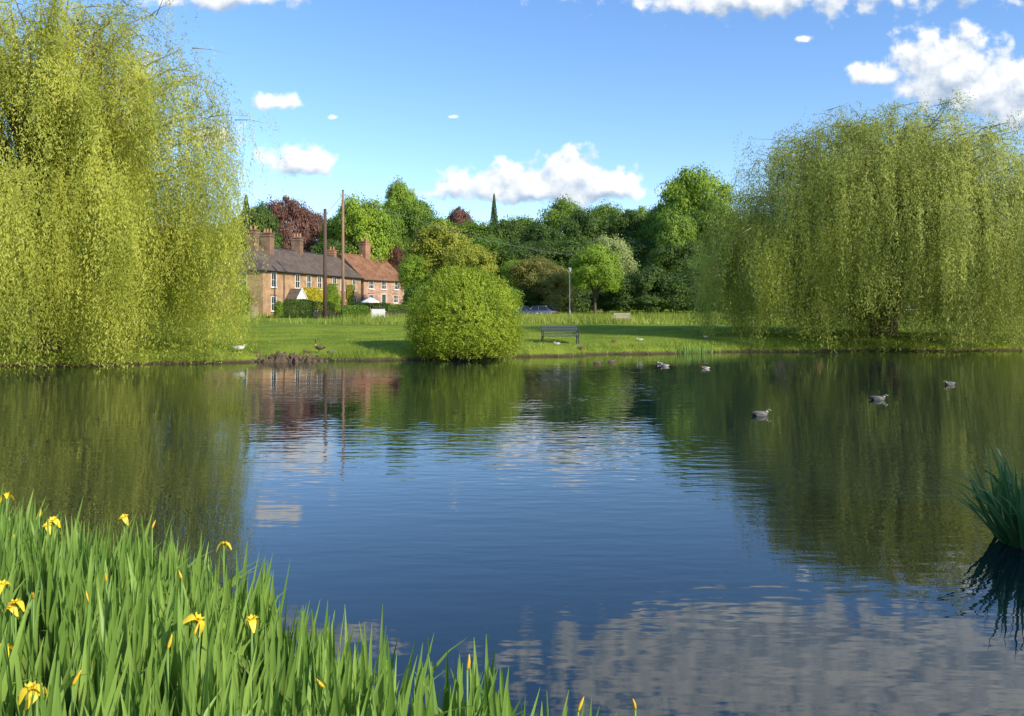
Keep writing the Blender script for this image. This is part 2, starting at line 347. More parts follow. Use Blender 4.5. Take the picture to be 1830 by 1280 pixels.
def leaf_box(name,sx,sy,sz,n,mat,ls=.12,rnd=.12):
    P=R.uniform(-1,1,(n,3)); ax=R.choice([0,1,2],n,p=[.12,.5,.38]); sg=np.where(R.random(n)<.5,-1,1)
    P[np.arange(n),ax]=sg*(1-np.abs(R.normal(0,.06,n))); q=np.abs(P); l=(q**6).sum(1)**(1/6.); P=P/l[:,None]
    N=np.zeros((n,3)); N[np.arange(n),ax]=sg
    P=P*np.array([sx/2,sy/2,sz/2])+R.normal(0,rnd*.5,(n,3)); bump=.5+.5*np.sin(P[:,0]*2.1+1)*np.sin(P[:,0]*.9)
    P[:,2]+=sz/2+bump*rnd; N=nrm(N+.6*R.normal(size=(n,3)))
    return leafmesh(name,P,N,R.normal(size=P.shape),ls,ls*.7,mat)
def shrub(px,top,bot,wpx,d,mat,label,name='shrub',cat='shrub',n=14000,ls=.2):
    X=east(px,d); z0=gz(X,d); H=alt(top,d)-z0; W=wpx*d/F
    P,N,cen=crown_pts(60,n,rc=.17,zc=.42,rx=.47,rz=.45,flat=.8)
    lo_=R.random(n)<.25; P[lo_,2]*=.45
    P[:,2]=np.maximum(P[:,2],R.uniform(0,.1,n))
    S=np.array([W,W*.8,H]); e=thing(name,label,cat,(X,d,z0))
    link("crown",leafmesh("shrub_crown",P*S,N,R.normal(size=P.shape),ls,ls*.6,mat),e)
    b=MB()
    for c in cen[:14]:
        c=Vector(c*S); b.tube([(c.x*.1,c.y*.1,-.1),(c.x*.4,c.y*.4,c.z*.5),tuple(c)],[.07,.05,.01],5)
    link("stems",b.mesh("shrub_stems",[M_bark]),e)
M_lau=leaf_mat("laurel_leaf",(.03,.065,.014),(.10,.17,.025),.25,.4,.45)
for px,w,t in((1120,85,480),(1160,95,468),(1205,100,472),(1250,90,474),(1290,80,480)):
    shrub(px,t,560,w,92,M_lau,"dense dark green laurel shrub beside the green",'laurel_shrub',n=22000,ls=.22)
for px,w,d in ((900,75,88),(940,80,92),(985,80,93),(1030,80,94),(1085,90,96),(1180,100,100)):
    shrub(px,505,560,w,d,M_dark,"low dark shrub at edge of the green",n=11000,ls=.24)
shrub(905,505,560,60,86,M_brt,"low green shrub at edge of the green")
shrub(1000,515,560,60,88,M_olv,"low olive shrub at edge of the green")
shrub(745,505,560,60,90,M_oak,"low green shrub beside the houses")

# ---------------------------------------------------------------- willows
def bez(a,b,c,t): return a*(1-t)**2+2*b*t*(1-t)+c*t*t
def willow(label,px,d,H,Rad,nb,ns,mat,lL,lW,spacing,zc,topthin,seed,lean=(0,0),curtain=1.0,lowgap=None,Lmax=7.5,trunks=None,ncur=60,kcur=46,cr=(.4,1.0),hemlow=.55,tt_=.72,pw=2.9):
    rg=np.random.default_rng(seed); X=east(px,d); z0=gz(X,d)
    e=thing('willow_tree',label,'tree',(X,d,z0))
    b=MB(); b.tube([(0,0,-.5),(0,0,0),(.05,0,.6),(.1,.05,1.8),(.05,0,3.2)],[.8,.6,.45,.4,.36],14)
    if trunks:
        for (tx,ty) in trunks: b.tube([(tx*.25,ty*.25,-.3),(tx*.4,ty*.4,1.0),(tx*.7,ty*.7,2.6),(tx,ty,4.6)],[.32,.25,.2,.15],10)
    def dome(r): return max(0,1-min(1,(r/Rad))**pw)**.5
    P0=[];HD=[];LL=[];ZM=[]
    for i in range(nb):
        az=i*2.399963+rg.normal(0,.2); f=(i+.5)/nb; r=Rad*(f**.55)*rg.uniform(.82,1.03)
        z=zc+(H-zc)*dome(r)*rg.uniform(.76,1.01)-rg.uniform(0,.8)
        end=np.array([r*math.cos(az)+lean[0]*z/H,r*math.sin(az)+lean[1]*z/H,z])
        st=np.array([0,0,rg.uniform(2.0,3.4)]); ctl=np.array([end[0]*.35,end[1]*.35,z*rg.uniform(.8,1.0)+.8])
        ts=np.linspace(0,.93,8); path=[tuple(bez(st,ctl,end,t)+(rg.normal(0,.1,3) if 0<t<.9 else 0)) for t in ts]
        r0=rg.uniform(.07,.15); b.tube(path,[r0*(1-t)**1.0+.004 for t in ts],6,ms=[0,0,0,0,1,1,1,1])
        k=int(ns*rg.uniform(.5,1.4)); tt=1-rg.random(k)**1.5*tt_
        pts=np.array([bez(st,ctl,end,t) for t in tt])
        nt_=6; tw=rg.normal(0,.95,(nt_,3))*np.array([1,1,.4]); tq=rg.uniform(.5,1,nt_); wi=rg.integers(0,nt_,k); fr=rg.random(k)
        on=rg.random(k)<.62
        tpts=np.array([bez(st,ctl,end,tq[w]) for w in wi])+tw[wi]*(fr*1.25)[:,None]
        pts=np.where(on[:,None],tpts,pts)+rg.normal(0,.15,(k,3))
        for w,tqq in zip(tw,tq):
            q=bez(st,ctl,end,tqq); b.tube([tuple(q),tuple(q+w*.5+np.array([0,0,.08])),tuple(q+w*.95)],[.024,.014,.004],4,1)
        oh=nrm(pts[:,:2]+rg.normal(0,1.4,(k,2)))
        rr=np.hypot(pts[:,0],pts[:,1])/Rad
        L=rg.uniform(.25,1,k)*Lmax*(rg.uniform(.25,1)*.5+.5)*np.clip(topthin+(1-topthin)*rr**1.5,0,1)*curtain
        P0.append(pts);HD.append(oh);LL.append(L)
        zm=np.full(k,rg.uniform(-.7,.5))+rg.uniform(-.25,.6,k)
        if lowgap is not None: zm=np.maximum(zm,lowgap(pts[:,0],pts[:,1],rg,k))
        ZM.append(zm)
    for i in range(ncur):
        az=i*2.399963*1.7+rg.normal(0,.3); r=Rad*rg.uniform(*cr); zt=zc*.9+(H-zc)*dome(r)*rg.uniform(.05,.8)
        k=int(kcur*rg.uniform(.5,1.5)); c=np.array([r*math.cos(az)+lean[0]*.7,r*math.sin(az),zt]); tg=np.array([-math.sin(az),math.cos(az),0])
        pts=c+tg*rg.normal(0,.55,(k,1))+np.array([math.cos(az),math.sin(az),0])*rg.normal(0,.28,(k,1))+np.array([0,0,1])*rg.normal(0,.7,(k,1))
        pts[:,2]-=np.abs(((pts-c)@tg))*.55                     # curtains round off at the shoulders
        P0.append(pts);HD.append(nrm(pts[:,:2]+rg.normal(0,2,(k,2)))); LL.append((pts[:,2]+.8)*rg.uniform(.6,1.25,k)+.4)
        zm=np.full(k,rg.uniform(-1,-.2) if rg.random()<hemlow else rg.uniform(.2,2.2))+rg.uniform(-.2,.6,k)
        if lowgap is not None: zm=np.maximum(zm,lowgap(pts[:,0],pts[:,1],rg,k))
        ZM.append(zm)
        q0=np.array([c[0]*.45,c[1]*.45,zt*.95]); b.tube([tuple(q0),tuple((q0+c)/2+np.array([0,0,.3])),tuple(c-np.array([0,0,.2]))],[.06,.03,.008],5,1)
    P0=np.concatenate(P0);HD=np.concatenate(HD);LL=np.concatenate(LL);ZM=np.concatenate(ZM)
    cnt=np.maximum((LL/spacing).astype(int),4); idx=np.repeat(np.arange(len(LL)),cnt)
    kk=np.concatenate([np.arange(c) for c in cnt]); sm=kk*spacing+rg.uniform(0,spacing,len(kk)); ph=rg.uniform(0,6.28,len(LL))[idx]; fq=rg.uniform(.8,1.9,len(LL))[idx]
    outw=rg.uniform(.25,.9,len(LL))[idx]
    hx=outw*(1-np.exp(-sm/.9)); zf=.45*(1-np.exp(-sm/.35))-np.maximum(0,sm-.25)*.95
    sway=np.sin(sm*fq+ph)*.10*np.sqrt(sm+.1)
    Q=P0[idx]+np.stack([HD[idx][:,0]*hx+sway, HD[idx][:,1]*hx+sway*.5, zf],1)+rg.normal(0,.065,(len(idx),3))
    keep=Q[:,2]>ZM[idx]; Q=Q[keep]; n=len(Q)
    T=np.stack([rg.normal(0,.6,n),rg.normal(0,.6,n),-np.ones(n)],1)
    O=Q-np.array([0,0,H*.35]); N=nrm(nrm(O)*.9+rg.normal(0,.45,(n,3)))
    sz=rg.uniform(.75,1.2,n)
    link("crown",leafmesh("willow_crown",Q,N,T,lL*sz,lW*sz,mat),e)
    link("trunk",b.mesh("willow_trunk",[M_bark,M_twig],True),e); print("willow leaves",n)
    return e
willow("large bright yellow-green weeping willow on pond bank",84,35.0,16.1,8.5,135,56,M_wil1,.145,.037,.085,5.0,.27,3,lean=(1.0,0),ncur=140,kcur=38,cr=(.25,.93),hemlow=.85)
def gap(x,y,rg,k):
    front=(x>-5.4)&(x<-1.0)&(rg.random(k)<.5)
    return np.where(front,rg.uniform(.3,2.8,k),-5)
willow("broad olive-green weeping willow trailing towards pond",1580,48,14.2,11.0,180,56,M_wil2,.175,.046,.10,4.4,.42,11,lowgap=gap,trunks=[(-2.2,-.5),(1.8,.6)],ncur=165,kcur=38,cr=(.3,.98),hemlow=.75,pw=2.3)

# ---------------------------------------------------------------- round shrub by the water
def round_shrub():
    d=37.0; X=east(830,d); e=thing('rounded_shrub',"large rounded bright green shrub overhanging the pond edge",'shrub',(X,d+.3,.05))
    nshoot=5400; q=sph(nshoot); q[:,2]=np.where(q[:,2]<-.85,-q[:,2],q[:,2])
    per=18; idx=np.repeat(np.arange(nshoot),per); t=R.uniform(.62,1.0,len(idx))
    lob=1+.02*np.sin(q[:,0]*5+q[:,2]*4)+.02*np.sin(q[:,1]*7+2)+R.normal(0,.03,nshoot)
    rad=np.array([2.66,2.4,2.25]); c=np.array([0,0,1.85])
    P=q[idx]*rad*(lob[idx]*t)[:,None]; P[:,:2]*=(1+.45*np.clip(-q[idx][:,2],0,1)**1.5)[:,None]; P=P+c
    P[:,2]+= .25*(t**3)*np.maximum(q[idx][:,2],0)*R.uniform(0,1,len(idx)); P+=R.normal(0,.045,P.shape)
    P=P[P[:,2]>R.uniform(-.1,.08,len(P))]; n=len(P)
    O=nrm(P-c); N=nrm(O*.8+R.normal(0,.5,(n,3))); T=nrm(O*.7+np.array([0,0,.8])+R.normal(0,.5,(n,3)))
    s=R.uniform(.8,1.2,n)
    link("crown",leafmesh("rounded_shrub_crown",P,N,T,.115*s,.038*s,M_bush),e)
    b=MB()
    for k in range(40):
        v=q[k]; b.tube([(v[0]*.2,v[1]*.2,-.3),(v[0]*1.1,v[1]*1.1,1.2),(v[0]*2.1,v[1]*1.9,1.95+v[2]*1.9)],[.05,.03,.008],5)
    link("stems",b.mesh("rounded_shrub_stems",[M_bark]),e)
round_shrub()

# ---------------------------------------------------------------- grass stuff
def blades(name,X,Y,h,w,mat,lean=.3,zoff=0):
    n=len(X); Z=ground(X,Y)+zoff; a=R.uniform(0,6.28,n); l=R.normal(0,lean,(n,2))*h[:,None]
    B=np.stack([X,Y,Z],1); s=np.stack([np.cos(a)*w,np.sin(a)*w,np.zeros(n)],1); T=B+np.stack([l[:,0],l[:,1],h],1)
    V=np.stack([B-s,B+s,T],1).reshape(-1,3); return npmesh(name,V,np.arange(3*n).reshape(-1,3),[mat])
M_grs=leaf_mat("grass_blade",(.17,.25,.022),(.38,.44,.055),.3,.35,.5)
M_grs2=leaf_mat("rough_grass_blade",(.17,.25,.025),(.46,.50,.10),.35,.2,.5)
n=170000; Y=R.uniform(33,62,n); X=R.uniform(-.66,.66,n)*Y; k=sdist(X,Y)>.35; X=X[k];Y=Y[k]
struct("lawn_grass",blades("lawn_grass",X,Y,R.uniform(.02,.07,len(X)),R.uniform(.006,.014,len(X)),M_grs),'stuff')
n=110000; Y=R.uniform(32,46,n); X=R.uniform(-.66,.66,n)*Y; s=sdist(X,Y); gg=ground(X,Y); k=(gg>.01)&(s<1.1)&(np.sin(X*2.3)+np.sin(X*.9+2)+R.normal(0,.7,n)>-.5-.6*s); X=X[k];Y=Y[k]
struct("bank_grass",blades("bank_grass",X,Y,R.uniform(.06,.30,len(X)),R.uniform(.007,.016,len(X)),M_grs2,.4),'stuff')
n=90000; Y=R.uniform(70,88,n); X=R.uniform(-.66,.66,n)*Y; dens=np.sin(X*.35)+np.sin(X*.13+1)+.8*np.sin(Y*.5+X*.2); k=(dens+R.normal(0,.7,n)>-.2)&((Y>76)|(R.random(n)<.35)); X=X[k];Y=Y[k]
struct("rough_grass",blades("rough_grass",X,Y,R.uniform(.2,.8,len(X)),R.uniform(.02,.05,len(X)),M_grs2,.3),'stuff')

# ---------------------------------------------------------------- irises
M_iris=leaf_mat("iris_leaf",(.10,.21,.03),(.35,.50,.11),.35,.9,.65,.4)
M_iris_shade=leaf_mat("shaded_iris_leaf",(.04,.12,.045),(.13,.26,.09),.3,.9,.65,.4)  # iris leaf green darkened, painting in the shade on the right clump
M_pet=plain("iris_petal",(.78,.55,.02),.5,var=.2,scale=20)
M_bud=plain("iris_bud",(.68,.42,.02),.5,var=.3,scale=20)
M_stem=plain("iris_stem",(.14,.25,.04),.5)
def iris_blades(bx,by,bz,H,lean,w0,az,pd=.12):
    n=len(bx); K=8; ts=np.linspace(0,1,K)
    la=R.uniform(0,6.28,n); droop=np.where(R.random(n)<pd,R.uniform(.2,.55,n),R.uniform(0,.10,n))
    V=np.zeros((n,K,3,3))
    for i,t in enumerate(ts):
        cx=bx+lean[:,0]*H*t+np.cos(la)*droop*H*t**3; cy=by+lean[:,1]*H*t+np.sin(la)*droop*H*t**3
        cz=bz+H*t*(1-.25*droop*t*t)-droop*H*.35*t**4
        w=w0*(1-t**3.4)*(.85+.4*t*(1-t)*2)+.0008; tw=az+t*.4*np.sin(la)
        sx=np.cos(tw)*w; sy=np.sin(tw)*w; fx=-np.sin(tw)*w*.3; fy=np.cos(tw)*w*.3
        V[:,i,0]=np.stack([cx-sx,cy-sy,cz],1); V[:,i,1]=np.stack([cx+fx,cy+fy,cz],1); V[:,i,2]=np.stack([cx+sx,cy+sy,cz],1)
    base=np.arange(n)[:,None]*K*3; f=[]
    for i in range(K-1):
        for j in range(2):
            a=i*3+j; f.append(base+np.array([[a,a+1,a+4,a+3]]))
    return V.reshape(-1,3), np.concatenate(f,0)
nf=1900; FX=R.uniform(-7,1.3,nf*6); FY=R.uniform(1.9,7.6,nf*6); s=sdist(FX,FY)
k=(s>-.25)&(s<2.6)&((FX<.0)|(R.random(len(FX))<.14)); FX=FX[k][:nf];FY=FY[k][:nf]; s=s[k][:nf]
per=R.integers(3,6,len(FX)); idx=np.repeat(np.arange(len(FX)),per); n=len(idx)
bx=FX[idx]+R.normal(0,.025,n); by=FY[idx]+R.normal(0,.025,n); bz=np.maximum(ground(bx,by),-.12)*.5-.02
fl=R.normal(0,.045,(len(FX),2))[idx]; H=R.uniform(.60,1.02,n)*np.interp(bx,[-2.2,-1.2,-.2,.2,.5],[1,.93,.90,.82,.70])*(R.uniform(.86,1.06,len(FX))[idx])
lean=fl+R.normal(0,.08,(n,2)); lean[:,0]+=.02
V,Fc=iris_blades(bx,by,bz,H,lean,R.uniform(.0125,.0235,n),R.normal(0,.5,n))
struct("iris_foliage",npmesh("iris_foliage",V,Fc,[M_iris],smooth=False),'stuff')
def iris_clump():
    n=130; a=R.uniform(0,6.28,n); r=np.sqrt(R.random(n))*.34
    bx=r*np.cos(a)*1.2; by=r*np.sin(a); bz=np.full(n,-.1); lean=np.stack([bx*.8+R.normal(0,.15,n)-.02,by*.7+R.normal(0,.14,n)],1)
    V,Fc=iris_blades(bx,by,bz,R.uniform(.6,1.22,n),lean,R.uniform(.013,.024,n),R.normal(0,.5,n),.4)
    m_=36; a=R.uniform(2.0,4.4,m_); V2,F2=iris_blades(.3*np.cos(a)-.05,.25*np.sin(a),np.full(m_,-.05),R.uniform(.4,.9,m_),np.stack([np.cos(a)*R.uniform(.3,.9,m_),np.sin(a)*.5],1),R.uniform(.009,.016,m_),R.normal(0,.8,m_),.8)
    me=npmesh("iris_clump",np.concatenate([V,V2]),np.concatenate([Fc,F2+len(V)]),[M_iris_shade])
    thing('iris_clump',"dense clump of green iris leaves coloured dark for shade, rising from shaded water",'plant',(5.40,8.1,0),data=me)
iris_clump()
def petal(mb,az,L,w,up,m=0):
    K=6; o=len(mb.v)
    for i in range(K):
        t=i/(K-1); r=L*(t if up<0 else t*.55); z=(.03*math.sin(t*3.0)-.055*t*t*(L/.07)) if up<0 else L*.6*t
        ww=w*math.sin(math.pi*min(.97,.12+t*.86))**.7
        for j in(-1,0,1):
            p=Vector((r,j*ww,z-abs(j)*.006)); p.rotate(Matrix.Rotation(az,3,'Z')); mb.v.append(tuple(p))
    for i in range(K-1):
        for j in range(2): a=o+i*3+j; mb.f.append((a,a+1,a+4,a+3)); mb.m.append(m)
fm=MB()
for k in range(3): petal(fm,k*2.094,.075,.026,-1); petal(fm,k*2.094+1.047,.055,.013,1); petal(fm,k*2.094,.05,.014,1)
flower_me=fm.mesh("iris_petals",[M_pet],True)
bud_me=MB().tube([(0,0,0),(.003,0,.02),(.004,0,.05),(.002,0,.075),(0,0,.1)],[.006,.011,.012,.008,.002],7).mesh("iris_bud",[M_bud],True)
def iris_flower(px,py,h,kind):
    d=F*(CAMH-h)/(py-550); X=east(px,d); lab="yellow flag iris in bloom on green stem" if kind=='f' else "yellow iris bud on green stem"
    e=thing('iris_flower' if kind=='f' else 'iris_bud',lab,'flower',(X,d,-.02),R.uniform(0,6.28),group='yellow flag irises at the pond edge')
    link("stem",MB().tube([(.04,0,0),(.02,.01,h*.4),(0,.0,h*.8),(0,0,h+.02)],[.007,.006,.005,.005],6).mesh("iris_stem",[M_stem],True),e)
    s=R.uniform(.6,.8) if kind=='f' else R.uniform(.5,.65); link("petals",flower_me if kind=='f' else bud_me,e,(0,0,h+.02),(R.normal(0,.3),R.normal(0,.3),R.uniform(0,6)),(s,s,s))
for a in[(12,885,.98,'f'),(95,930,.98,'f'),(85,940,.95,'f'),(222,925,.98,'f'),(400,973,1.0,'f'),(450,1108,1.0,'f'),(352,1108,1.0,'f'),(20,1085,.99,'f'),(28,1078,1.01,'f'),(55,1230,1.0,'f'),(66,1236,.98,'f'),(5,1160,.98,'f'),(5,1045,1.0,'f'),(835,1197,.9,'b'),(325,1035,1.0,'b'),(158,1075,1.0,'b'),(300,1160,1.0,'b'),(580,1228,.95,'b'),(1033,1272,.8,'b'),(1135,1268,.8,'b'),(25,970,1.0,'b'),(60,1070,1.0,'b'),(190,1040,1.0,'b'),(130,1225,.98,'b'),(272,945,1.0,'b'),(70,925,1.0,'b'),(348,1135,.98,'b')]:
    iris_flower(*a)
n=160; a=R.uniform(0,6.28,n); bx=east(1212,42)+R.normal(0,.9,n); by=42.2+R.normal(0,.2,n)
V,Fc=iris_blades(bx,by,np.full(n,-.1),R.uniform(.4,.8,n),R.normal(0,.12,(n,2)),R.uniform(.012,.02,n),R.normal(0,.6,n))
struct("reeds",npmesh("reeds",V,Fc,[M_iris]),'stuff')
P,N,cen=crown_pts(60,14000,rc=.17,zc=.5,rx=.5,rz=.48); S=np.array([4.2,4.0,4.0])
e=thing('shrub',"leafy green shrub on near pond bank",'shrub',(9.4,4.6,.4)); link("crown",leafmesh("bank_shrub",P*S,N,R.normal(size=P.shape),.14,.09,M_oak),e)
b=MB()
for c in cen[:14]:
    c=Vector(c*S); b.tube([(c.x*.1,c.y*.1,-.2),(c.x*.4,c.y*.4,c.z*.5),tuple(c)],[.07,.05,.01],5)
link("stems",b.mesh("shrub_stems",[M_bark]),e)

# ---------------------------------------------------------------- buildings
M_brick=brick_mat("stock_brick",(.52,.315,.155),(.40,.23,.11),(.46,.36,.24))
M_brickr=brick_mat("red_brick",(.40,.18,.10),(.30,.13,.075),(.38,.28,.2))
M_brickc=brick_mat("sooty_brick",(.27,.16,.095),(.20,.11,.07),(.25,.19,.13))
M_brickp=brick_mat("pink_brick",(.56,.33,.23),(.45,.26,.18),(.45,.35,.28))
M_slate=brick_mat("slate",(.125,.092,.068),(.17,.128,.095),(.045,.04,.035),.3,.16,True)
M_tile=brick_mat("clay_tile",(.36,.18,.09),(.26,.12,.06),(.09,.05,.03),.2,.12,True)
M_white=plain("white_paint",(.78,.77,.73),.5,var=.06)
M_glass=plain("window_glass",(.03,.035,.04),.08,spec=.8,var=.1)
M_pot=plain("terracotta",(.40,.20,.11),.8)
M_door=plain("door_paint",(.05,.08,.06),.4)
M_lead=plain("dark_trim",(.05,.05,.05),.6)
def window_me(w,h,cols=2,rows=2):
    f=MB(); t=.07
    f.box((0,-.04,-h/2+t/2),(w,.08,t)).box((0,-.04,h/2-t/2),(w,.08,t)).box((-w/2+t/2,-.04,0),(t,.08,h-2*t)).box((w/2-t/2,-.04,0),(t,.08,h-2*t))
    for i in range(1,cols): f.box((-w/2+w*i/cols,-.035,0),(.035,.05,h-2*t-.004))
    for i in range(1,rows): f.box((0,-.036,-h/2+h*i/rows),(w-2*t-.004,.06,.05))
    return f.mesh("window_frame",[M_white]), MB().box((0,-.012,0),(w-.1,.02,h-.1)).mesh("window_pane",[M_glass]), MB().box((0,-.07,-h/2-.05),(w+.16,.18,.09)).mesh("window_sill",[M_white]), MB().box((0,-.02,h/2+.13),(w+.3,.05,.2)).mesh("window_lintel",[M_brickr])
WM=window_me(1.1,1.65); WM2=window_me(1.1,1.2,3,2)
def add_window(e,x,z,WM,y=0,rz=0):
    w=link("window",WM[0],e,(x,y,z),(0,0,rz)); link("pane",WM[1],w); link("sill",WM[2],w); link("lintel",WM[3],w)
def house(label,A,B,depth,wallh,rise,brick,roofm,hipl,hipr,wins,chims,doors,porches=(),name='brick_house',ov=.35,sidewins=()):
    A=Vector(A);B=Vector(B); L=(B-A).length; rz=math.atan2(B.y-A.y,B.x-A.x); z0=min(gz(A.x,A.y),gz(B.x,B.y))-.1
    e=thing(name,label,'house',(A.x,A.y,z0),rz); h=wallh
    b=MB(); b.poly([(0,0,-.6),(L,0,-.6),(L,depth,-.6),(0,depth,-.6),(0,0,h),(L,0,h),(L,depth,h),(0,depth,h)],[(0,1,5,4),(1,2,6,5),(2,3,7,6),(3,0,4,7)])
    if not hipl: b.poly([(0,0,h),(0,depth,h),(0,depth/2,h+rise)],[(0,2,1)])
    if not hipr: b.poly([(L,0,h),(L,depth,h),(L,depth/2,h+rise)],[(0,1,2)])
    link("wall",b.mesh("house_wall",[brick]),e)
    k=rise/(depth/2); o=ov; zl=h-o*k+.12
    xl=(depth/2) if hipl else -.25; xr=L-(depth/2) if hipr else L+.25
    el=-o if hipl else -.25; er=L+o if hipr else L+.25
    top=h+rise+.12
    pts=[(el,-o,zl),(er,-o,zl),(er,depth+o,zl),(el,depth+o,zl),(xl,depth/2,top),(xr,depth/2,top)]
    up=[(x,y,z) for x,y,z in pts]; dn=[(x,y,z-.14) for x,y,z in pts]
    b=MB(); b.poly(up,[(0,1,5,4),(2,3,4,5),(3,0,4),(1,2,5)] if (hipl and hipr) else ([(0,1,5,4),(2,3,4,5)]+([(3,0,4)] if hipl else [])+([(1,2,5)] if hipr else [])))
    b.poly(dn,[(4,5,1,0),(5,4,3,2)]); b.poly([up[0],up[1],dn[1],dn[0]],[(0,3,2,1)],1).poly([up[2],up[3],dn[3],dn[2]],[(0,3,2,1)],1)
    if hipl: b.poly([up[3],up[0],dn[0],dn[3]],[(0,3,2,1)],1)
    else: b.poly([up[0],up[4],dn[4],dn[0]],[(0,1,2,3)],1).poly([up[3],up[4],dn[4],dn[3]],[(0,1,2,3)],1)
    if hipr: b.poly([up[1],up[2],dn[2],dn[1]],[(0,3,2,1)],1)
    else: b.poly([up[1],up[5],dn[5],dn[1]],[(0,1,2,3)],1).poly([up[2],up[5],dn[5],dn[2]],[(0,1,2,3)],1)
    b.tube([(xl,depth/2,top+.02),(xr,depth/2,top+.02)],[.1,.1],6,1)
    roof=link("roof",b.mesh("house_roof",[roofm,M_lead if roofm is M_slate else M_tile]),e)
    link("gutter",MB().tube([(el,-o-.06,zl-.08),(er,-o-.06,zl-.08)],[.06,.06],6).mesh("gutter",[M_lead]),e)
    for (cx,cy,cw,cd,ch,npot,cm) in chims:
        zb=h+rise-abs(cy-depth/2)*k-1.6; zt=h+rise+ch
        b=MB(); b.box((cx,cy,(zb+zt)/2),(cw,cd,zt-zb)).box((cx,cy,zt-.27),(cw+.14,cd+.14,.12)).box((cx,cy,zt+.062),(cw+.2,cd+.2,.12))
        for j in range(npot): b.tube([(cx,cy+cd*(-.5+(j+.5)/npot),zt+.12),(cx,cy+cd*(-.5+(j+.5)/npot),zt+.6)],[.14,.11],8,1)
        c=link("chimney",b.mesh("chimney",[cm,M_pot]),roof)
    for (x,z,ty) in wins: add_window(e,x,z,WM if ty==0 else WM2)
    for (y,z) in sidewins: add_window(e,0,z,WM,y,-math.pi/2)
    for x in doors:
        dd=link("door",MB().box((0,-.03,1.0),(.9,.06,2.0)).box((0,-.05,1.45),(.6,.03,.6)).mesh("door_leaf",[M_door]),e,(x,0,0.1))
        link("frame",MB().box((-.5,-.04,1.02),(.1,.1,2.05)).box((.5,-.04,1.02),(.1,.1,2.05)).box((0,-.04,2.1),(1.1,.1,.1)).mesh("door_frame",[M_white]),dd)
        link("handle",MB().box((.35,-.09,1.0),(.06,.06,.12)).mesh("door_handle",[M_pot]),dd)
    for x in porches:
        b=MB(); b.box((-.9,-1.2,1.1),(.12,.12,2.2),1).box((.9,-1.2,1.1),(.12,.12,2.2),1)
        b.poly([(-1.25,-1.5,2.1),(1.25,-1.5,2.1),(0,-1.5,3.35),(-1.25,-.02,2.1),(1.25,-.02,2.1),(0,-.02,3.35)],[(0,2,5,3),(1,4,5,2)],0)
        b.poly([(-1.2,-1.46,2.12),(1.2,-1.46,2.12),(0,-1.46,3.3)],[(0,1,2)],1)
        for sx in(-1,1): b.poly([(sx*1.3,-1.53,2.0),(sx*1.3,-1.53,2.18),(0,-1.53,3.48),(0,-1.53,3.28)],[(0,1,2,3)],1)
        link("porch",b.mesh("porch",[M_slate,M_white]),e,(x,0,0))
    return e
up=4.25; lo=1.55
HA=(east(470,88),88); HB=(east(645,113),113)
house("long brown brick terrace with hipped slate roof and white sash windows",HA,HB,7.4,5.45,2.8,M_brick,M_slate,True,False,
 [(x,up,0) for x in(2.2,7.6,10.4,13.2,17.4,19.8,23.4)]+[(x,lo,0) for x in(2.2,9.6,12.2,18.2,23.6)],
 [(3.5,3.4,.85,1.1,1.75,2,M_brickc),(6.0,3.0,.95,1.2,1.6,3,M_brickc),(14.2,3.6,.9,1.2,1.8,3,M_brickc),(24.8,4.0,.8,1.0,.9,2,M_brickr)],[6.0,15.2,21.4],[6.0],'brick_terrace',sidewins=[(2.5,up),(2.5,lo)])
house("red brick cottage with orange clay tiled roof and tall chimney",(east(650,114),114),(east(722,122),122),8.5,4.4,3.5,M_brickp,M_tile,False,False,
 [(1.6,3.5,1),(4.4,3.5,1),(7.4,3.5,1),(1.6,1.5,1),(7.2,1.5,1)],[(5.2,4.3,1.1,1.3,2.2,2,M_brickr)],[4.4],[],'brick_cottage')
house("warm brick house glimpsed behind trailing willow branches",(east(1385,84),84),(east(1450,82),82),6,3.0,1.5,M_brick,M_slate,False,False,
 [(1.0,1.6,1),(2.9,1.6,1)],[],[],[],'brick_house')
house("low house with dark slate roof among the trees",(east(1185,122),122),(east(1262,118),118),8,5.6,2.6,M_brick,M_slate,True,True,[(2,4.2,1),(5,4.2,1)],[],[3.4],[],'brick_house')
def climber(x,zc,w,h,mat,label):
    A=Vector(HA);B=Vector(HB);u=(B-A).normalized(); nrm_=Vector((u.y,-u.x)); z0=min(gz(*A),gz(*B))-.1
    n=5000; q=R.normal(0,.5,(n,2)); q=np.clip(q,-1,1); dep=.12+R.random(n)*.5*(1-np.abs(q[:,0])*.6)
    P=np.stack([u.x*q[:,0]*w/2+nrm_.x*dep,u.y*q[:,0]*w/2+nrm_.y*dep,zc+q[:,1]*h/2],1); N=np.array([nrm_.x,nrm_.y,.5])+.6*R.normal(size=(n,3))
    o=A+u*x; thing('climbing_plant',label,'plant',(o.x,o.y,z0),data=leafmesh("climber",P,N,R.normal(size=P.shape),.17,.12,mat))
M_gold=leaf_mat("golden_leaf",(.36,.34,.02),(.74,.64,.05),.3,1,.5)
climber(11.0,2.3,5.6,2.6,M_gold,"golden yellow-green climber on brick terrace front"); climber(16.2,2.6,3.6,3.2,M_brt,"green climber around terrace door"); climber(21.8,2.6,2.0,3.2,M_yel,"yellow-green climber on terrace front")

